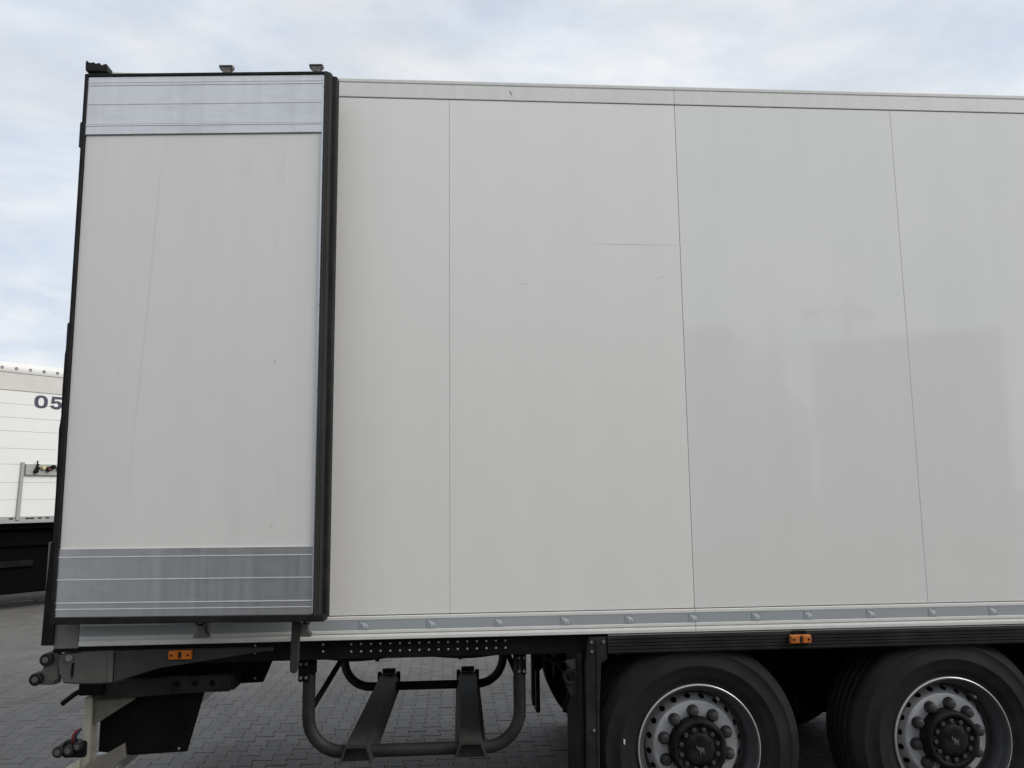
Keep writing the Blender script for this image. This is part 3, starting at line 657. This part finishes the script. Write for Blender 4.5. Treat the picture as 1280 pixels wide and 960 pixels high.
# wheels
def wheel_proto():
    w = bpy.data.objects.new('wheel', None); COL.objects.link(w); w.parent = T
    R = 0.522
    pr = [(.292, .055), (.300, .012), (.306, .004), (.312, .002), (.322, -.004), (.330, -.004), (.334, -.010), (.360, -.018), (.395, -.024), (.398, -.0262), (.404, -.0262), (.407, -.024), (.440, -.021), (.462, -.014),
          (.466, -.0162), (.474, -.0140), (.478, -.009), (.494, .002), (.506, .012), (R-.010, .018), (R-.002, .030), (R, .042)]
    yt = .042
    for gy in (.085, .140, .195, .250):
        pr += [(R, gy-.007), (R-.013, gy-.004), (R-.013, gy+.004), (R, gy+.007)]
    pr += [(R, .300), (R-.01, .325), (.49, .345), (.44, .368), (.39, .372), (.33, .360), (.30, .340), (.292, .30)]
    b = MB().lathe(pr, 96)
    for v in b.bm.verts:
        if v.co.z < -ZC: v.co.z = -ZC
    # shoulder blocks cut as shallow steps
    b.build('tyre', M['tyre'], w)
    rim = MB().lathe([(.309, .010), (.3085, -.003), (.304, -.008), (.297, -.008), (.293, -.003), (.291, .008), (.284, .024), (.280, .034), (.268, .046), (.266, .100), (.262, .115), (.253, .120),
                      (.245, .112), (.219, .070), (.214, .062), (.206, .0595), (.15, .0595), (.13, .066), (.0, .066)], 96)
    rim.bm.faces.ensure_lookup_table()
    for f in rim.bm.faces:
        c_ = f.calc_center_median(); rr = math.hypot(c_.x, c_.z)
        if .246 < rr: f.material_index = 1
    rim = rim.build('rim', [M['rim'], M['rim_dark']], w)
    MB().lathe([(.3095, .006), (.3095, -.0045), (.306, -.0095), (.3025, -.0092), (.302, -.0078), (.305, -.0080), (.3082, -.0035), (.3082, .006)], 96).build('rim_lip', M['rimlip'], w)
    MB().lathe([(.290, .060), (.290, .32), (.25, .32), (.25, .20), (.12, .18), (0, .18)], 48).build('brake_drum', M['black'], w)
    hh = None
    for k in range(20):
        a_ = 2*math.pi*(k+.35)/20
        if hh is None:
            b = MB(); ring = []
            n = 14
            v0 = [b.bm.verts.new((.0145*math.cos(t*2*math.pi/n), 0, .0175*math.sin(t*2*math.pi/n))) for t in range(n)]
            v1 = [b.bm.verts.new((.0145*math.cos(t*2*math.pi/n), .004, .0175*math.sin(t*2*math.pi/n))) for t in range(n)]
            b.bm.faces.new(v0); b.bm.faces.new(v1[::-1])
            for t in range(n): b.bm.faces.new((v0[t], v1[t], v1[(t+1) % n], v0[(t+1) % n]))
            hh = b.build('hand_hole', M['black'], w); o = hh
        else: o = dup(hh, w)
        # lie on the sloping band between r .219 and .245
        rad = Vector((math.cos(a_), 0, math.sin(a_)))
        slope = (rad*(.245-.219) + Vector((0, .112-.070, 0))).normalized()
        tang = Vector((-math.sin(a_), 0, math.cos(a_)))
        nrm = slope.cross(tang); nrm = nrm if nrm.y < 0 else -nrm
        mtx = Matrix((tang, -nrm, slope)).transposed().to_4x4()
        mtx.translation = rad*.2335 + Vector((0, .0925, 0)) + nrm*.0012
        o.matrix_local = mtx
    nt_ = None
    for k in range(10):
        a_ = math.pi/2 + 2*math.pi*(k+.1)/10
        if nt_ is None:
            nt_ = MB().lathe([(0, -.034), (.014, -.034), (.022, -.030), (.026, -.020), (.0265, -.004), (.031, .0), (.031, .006), (0, .006)], 12).build('wheel_nut', M['nut'], w); o = nt_
        else: o = dup(nt_, w)
        o.location = (.1675*math.cos(a_), .0560, .1675*math.sin(a_)); 
    hub = MB().lathe([(.142, .064), (.142, .010), (.138, -.004), (.128, -.010), (.118, -.010), (.112, -.004), (.108, .004), (.080, .004), (.076, -.006), (.070, -.012), (.050, -.014), (0, -.015)], 48).build('hub_cap', M['hub'], w)
    hb = None
    for k in range(12):
        a_ = 2*math.pi*(k+.5)/12
        if hb is None:
            hb = MB().lathe([(0, -.012), (.009, -.012), (.012, -.009), (.0125, .004)], 6, smooth=False).build('hub_bolt', M['nut'], w); o = hb
        else: o = dup(hb, w)
        o.location = (.094*math.cos(a_), .001, .094*math.sin(a_))
    b = MB(); elephant(b, 0, 0, 0.042, -.0175, -.0150); b.build('hub_emblem', M['greyplast'], w)
    MB().tube([(.120, .10, .232), (.118, .050, .226), (.117, .035, .222)], .006).build('valve', M['stud'], w)
    return w
w0 = wheel_proto(); w0.location = (AX[0], 0.035, ZC)
for k, x in enumerate(AX[1:]):
    w_ = dup_tree(w0, T, (x, 0.035, ZC))
    for ch in w_.children:
        if ch.name.split('.')[0] != 'tyre': ch.matrix_basis = Matrix.Rotation(0.21*(k+1), 4, 'Y') @ ch.matrix_basis
def turn(wh, ang_): wh.rotation_euler = (0, ang_, 0)
mk_ = MB().box(-.384, -.376, -.0265, -.018, .040, .064, .001).build('tyre_mark', M['emblem_white'], w0)
# far side wheels
fw = bpy.data.objects.new('wheel', None); COL.objects.link(fw); fw.parent = T
for ch in w0.children:
    if ch.name.split('.')[0] in ('tyre', 'rim', 'hub_cap', 'brake_drum'): dup(ch, fw)
fw.rotation_euler = (0, 0, math.pi); fw.location = (AX[0], 2.515, ZC)
for x in AX[1:]:
    f2 = dup_tree(fw, T, (x, 2.515, ZC))
# landing gear and front end, far out of view to the right
for y in (0.55, 1.9):
    lg = MB().box(10.6, 10.74, y, y+.14, 0.35, 1.07, 0.005).build('landing_leg', M['black'], T)
    MB().box(10.55, 10.79, y-.04, y+.18, 0.0, 0.05, 0.005).build('landing_foot', M['black'], lg)

# ------------------------------------------------------------------ trailer parked behind on the left
A39 = math.radians(39)
bt = bpy.data.objects.new('parked_trailer', None); COL.objects.link(bt)
bt.location = (-5.448, 9.337, 0); bt.rotation_euler = (0, 0, math.pi/2-A39)
tag(bt, 'white plank-sided trailer with number 05, parked at an angle left behind the open door', 'trailer')
B0, B1 = -6.5, 7.0
MB().box(B0+.05, B1-.05, 0.03, 2.45, 1.40, 3.84).build('body_shell', M['white_trailer'], bt)
zb = [1.49, 1.765, 2.04, 2.333, 2.586, 2.866, 3.085, 3.306, 3.524]
for a, b_ in zip(zb, zb[1:]):
    MB().box(B0, B1, 0.0, 0.028, a+.0015, b_-.0015, 0.003).build('side_board', M['white_trailer'], bt)
MB().box(B0, B1, -0.012, 0.03, 3.526, 3.822, 0.004).build('tarp_band', M['tarp'], bt)
cv = MB(); xs = 60; pf = [(-0.020, 3.812), (-0.028, 3.822), (-0.026, 3.90), (-0.010, 3.955), (0.05, 3.985), (0.4, 4.03), (1.23, 4.06), (2.06, 4.03), (2.45, 3.98), (2.48, 3.82)]
rnd = random.Random(3); rings = []
for k in range(xs+1):
    x = B0-.01+(B1-B0+.02)*k/xs
    rings.append([cv.bm.verts.new((x, yy+(rnd.uniform(-.004, .004) if j > 1 else 0), zz+(rnd.uniform(-.012, .012) if 2 < j < 9 else 0))) for j, (yy, zz) in enumerate(pf)])
for a, b_ in zip(rings, rings[1:]):
    for j in range(len(pf)-1):
        f = cv.bm.faces.new((a[j], a[j+1], b_[j+1], b_[j])); f.smooth = True
cover = cv.build('roof_tarp', M['tarp_white'], bt)
ey = None
for k in range(-20, 12):
    x = 0.029+0.2165*k
    if ey is None:
        ey = MB().lathe([(.009, 0), (.015, -.006), (.022, -.005), (.026, .003)], 16).build('eyelet', M['eyelet'], cover); o = ey
    else: o = dup(ey, cover)
    o.location = (x, -0.030, 3.880)
# printed number: bold 0 and 5
def sup(cx, cz, rx, rz, n, p):
    r_ = []
    for k in range(n):
        t = 2*math.pi*k/n; c_, s_ = math.cos(t), math.sin(t)
        r_.append((cx+rx*math.copysign(abs(c_)**p, c_), cz+rz*math.copysign(abs(s_)**p, s_)))
    return r_
b = MB(); n = 28
oo = sup(0.674, 3.375, 0.108, 0.108, n, .80); ii = sup(0.676, 3.375, 0.046, 0.070, n, .85)
for yv in (-.003,):
    va = [b.bm.verts.new((u, yv, z)) for u, z in oo]; vb = [b.bm.verts.new((u, yv, z)) for u, z in ii]
    vc = [b.bm.verts.new((u, .001, z)) for u, z in oo]; vd = [b.bm.verts.new((u, .001, z)) for u, z in ii]
    for k in range(n):
        k2 = (k+1) % n
        b.bm.faces.new((va[k], va[k2], vb[k2], vb[k])); b.bm.faces.new((va[k], vc[k], vc[k2], va[k2])); b.bm.faces.new((vb[k], vb[k2], vd[k2], vd[k]))
b.build('digit', M['digits'], bt)
five = [(.845, 3.482), (1.005, 3.482), (1.005, 3.440), (.895, 3.440), (.888, 3.402), (.915, 3.410), (.955, 3.410), (.995, 3.392), (1.014, 3.362), (1.014, 3.325), (.995, 3.290), (.955, 3.268), (.905, 3.266), (.855, 3.280), (.825, 3.312), (.823, 3.326),
        (.878, 3.332), (.890, 3.315), (.912, 3.306), (.938, 3.312), (.953, 3.330), (.953, 3.352), (.936, 3.370), (.910, 3.372), (.880, 3.360), (.832, 3.362)]
MB().prism(five, -.003, .001, 'y').build('digit', M['digits'], bt)
MB().prism([(0.425, 2.372), (0.474, 2.372), (0.452, 1.44), (0.394, 1.44)], -0.035, -0.002, 'y', .004).build('side_post', M['galv'], bt)
MB().box(B0, B1, -0.015, 0.05, 1.39, 1.486, 0.006).build('bottom_rail', M['galv'], bt)
for x in (0.30, 0.55, 0.62, 0.74, 0.86): MB().box(x, x+.06, -0.022, -0.014, 1.455, 1.478, 0.002).build('rail_hook', M['black2'], bt)
pn = MB().box(0.487, 1.35, -0.045, -0.002, 2.160, 2.342, 0.004).build('control_panel', M['grey_box'], bt)
MB().box(0.49, 1.34, -0.050, -0.044, 2.165, 2.190, 0.002).build('panel_rim', M['galv'], pn)
for x, z, r_, mm in ((0.655, 2.272, .030, 'black'), (0.636, 2.225, .034, 'black'), (0.750, 2.285, .034, 'yellow'), (0.830, 2.262, .040, 'black'), (0.905, 2.298, .036, 'black'), (0.66, 2.33, .014, 'black'), (1.0, 2.28, .035, 'black')):
    MB().cyl((x, 0, z), r_, -0.10, -0.04, 16, .006).build('valve_knob', M[mm], pn)
MB().cyl((0.830, 0, 2.262), .020, -.108, -.099, 12).build('valve_knob', M['red'], pn)
MB().box(0.648, 0.664, -0.07, -0.045, 2.30, 2.40, .003).build('lever', M['black'], pn)
# undercarriage, its shade put into a near-black colour
MB().box(B0+.2, B1-.2, 0.10, 2.35, 1.30, 1.39).build('chassis', M['shade_black'], bt)
for y in (0.62, 1.70): MB().box(B0+.3, B1-.3, y, y+.14, 0.80, 1.30).build('chassis_beam', M['shade_black'], bt)
MB().box(-1.9, 2.3, 0.22, 0.55, 0.26, 1.27, 0.02).build('dark_filler_box', M['shade_black'], bt)  # made-up box that keeps the space under the trailer dark
MB().box(-1.6, 0.79, 0.16, 0.20, 0.69, 0.79, 0.004).build('side_guard', M['black'], bt)
MB().box(-1.6, 1.9, 0.16, 0.20, 1.02, 1.10, 0.004).build('side_guard', M['shade_black'], bt)
for x in (3.2, 4.51, 5.82):
    for y, rz in ((0.05, 0), (2.42, math.pi)):
        ww = bpy.data.objects.new('wheel', None); COL.objects.link(ww); ww.parent = bt; ww.location = (x, y, ZC); ww.rotation_euler = (0, 0, rz)
        for ch in w0.children:
            if ch.name.split('.')[0] in ('tyre', 'rim', 'hub_cap', 'brake_drum'): dup(ch, ww)
for x in (-3.4, -3.1): MB().box(x, x+.14, 0.3, 0.44, 0.0, 1.3).build('landing_leg', M['shade_black'], bt)

# plain box trailers; one is added further back to block horizon light
def plain_trailer(loc, rz, label, m, group, cat='trailer'):
    t = bpy.data.objects.new('box_trailer', None); COL.objects.link(t); t.location = loc; t.rotation_euler = (0, 0, rz)
    tag(t, label, cat, group)
    MB().box(0, 13.4, 0, 2.5, 1.15, 3.99, .03).build('body_shell', m, t)
    MB().box(-.02, 13.42, -.01, 2.51, 1.10, 1.25, .01).build('base_rail', M['galv'], t)
    MB().box(-.02, 13.42, -.01, 2.51, 3.90, 4.0, .01).build('top_rail', M['galv'], t)
    for k in (0, 1): MB().box(-.03, -.001, .06+1.21*k, 1.23+1.21*k, 1.28, 3.88, .01).build('rear_door', m, t)
    for y in (.45, .95, 1.55, 2.05): MB().tube([(-.045, y, 1.22), (-.045, y, 3.93)], .014, 8).build('lock_rod', M['galv'], t)
    MB().box(0.2, 13.0, 0.6, 1.9, 0.80, 1.10).build('chassis', M['black'], t)
    MB().box(3.0, 9.0, 0.08, 0.14, 0.45, 1.02, .01).build('side_guard', M['black'], t)
    MB().box(0, .12, .2, 2.3, .45, .57, .01).build('underrun_bar', M['galv'], t)
    for x in (1.8, 3.1, 4.4):
        for y, r_ in ((0.0, 0), (2.5, math.pi)):
            ww = bpy.data.objects.new('wheel', None); COL.objects.link(ww); ww.parent = t; ww.location = (x, y, ZC); ww.rotation_euler = (0, 0, r_)
            for ch in w0.children:
                if ch.name.split('.')[0] in ('tyre', 'rim', 'hub_cap', 'brake_drum'): dup(ch, ww)
    for y in (.5, 1.8): MB().box(10.5, 10.64, y, y+.14, 0, 1.1).build('landing_leg', M['black'], t)
    return t
u = Vector((math.sin(A39), math.cos(A39), 0)); nrm = Vector((u.y, -u.x, 0))
pback = Vector((-5.448, 9.337, 0)) - nrm*6.6 - u*7.0
plain_trailer(pback, math.pi/2-A39, 'dark grey box trailer added behind the plank-sided trailer with number 05 to block horizon light', M['dark_trailer'], None)
# row across the yard behind the camera: two seen as reflections in the glossy panels, two added to darken the door
ROWA = math.atan2(-10.8, 5.9)
def corner_trailer(cx_, cy_, label, m):
    # rear right corner at (cx_, cy_), body running away along ROWA
    plain_trailer((cx_, cy_, 0), ROWA, label, m, 'box trailers in the row across the yard').location = Vector((cx_, cy_, 0)) + Vector((math.sin(ROWA), -math.cos(ROWA), 0))*2.5
corner_trailer(5.50, -6.40, 'grey box trailer across the yard, mirrored in the panel right of the dark joint', M['dark_trailer'])
corner_trailer(9.40, -6.45, 'grey box trailer across the yard, mirrored at the right edge of the photo', M['dark_trailer'])
corner_trailer(1.60, -6.45, 'grey box trailer added right behind the camera to darken the open door', M['dark_trailer'])
corner_trailer(-2.30, -6.45, 'grey box trailer added leftmost in the row behind the camera to darken the open door', M['dark_trailer'])
mast = bpy.data.objects.new('lamp_mast', None); COL.objects.link(mast); mast.location = (17.0, -25.5, 0)
tag(mast, 'tall steel lamp mast with a cross arm across the yard, mirrored in the glossy panels', 'lamp mast')
MB().tube([(0, 0, 0), (0, 0, 9.3)], .2, 12, radii=[.26, .16]).build('pole', M['galv'], mast)
MB().box(-1.7, 0.9, -.07, .07, 8.60, 8.74, .02).build('cross_arm', M['galv'], mast)
for x in (-1.5, 0.7): MB().box(x-.25, x+.25, -.2, .2, 8.35, 8.54, .03).build('lamp_head', M['greyplast'], mast)
tree = bpy.data.objects.new('bare_tree', None); COL.objects.link(tree); tree.location = (15.2, -27.0, 0)
tag(tree, 'leafless tree beside the lamp mast across the yard, mirrored in the glossy panels', 'tree')
tk = MB(); rt_ = random.Random(5)
tk.tube([(0, 0, 0), (.1, 0, 2.5), (.05, .1, 4.5)], .2, 10, radii=[.28, .2, .13]); tk.build('trunk', M['bark'], tree)
cr = MB()
def limb(p, d, l, r_, dep):
    q = p + d*l
    cr.tube([p, (p+q)/2+Vector((rt_.uniform(-.1, .1), rt_.uniform(-.1, .1), 0))*l*.4, q], r_, 5, radii=[r_, r_*.8, r_*.55])
    if dep:
        for k in range(3):
            dd = (d + Vector((rt_.uniform(-.8, .8), rt_.uniform(-.8, .8), rt_.uniform(-.1, .6)))).normalized()
            limb(q if k else (p+q)/2, dd, l*rt_.uniform(.55, .8), r_*.55, dep-1)
for k in range(5):
    a_ = k*1.26; limb(Vector((.05, .1, 3.2+.3*k)), Vector((math.cos(a_)*.7, math.sin(a_)*.7, .8)).normalized(), 1.9, .09, 4)
cr.build('crown', M['bark'], tree)
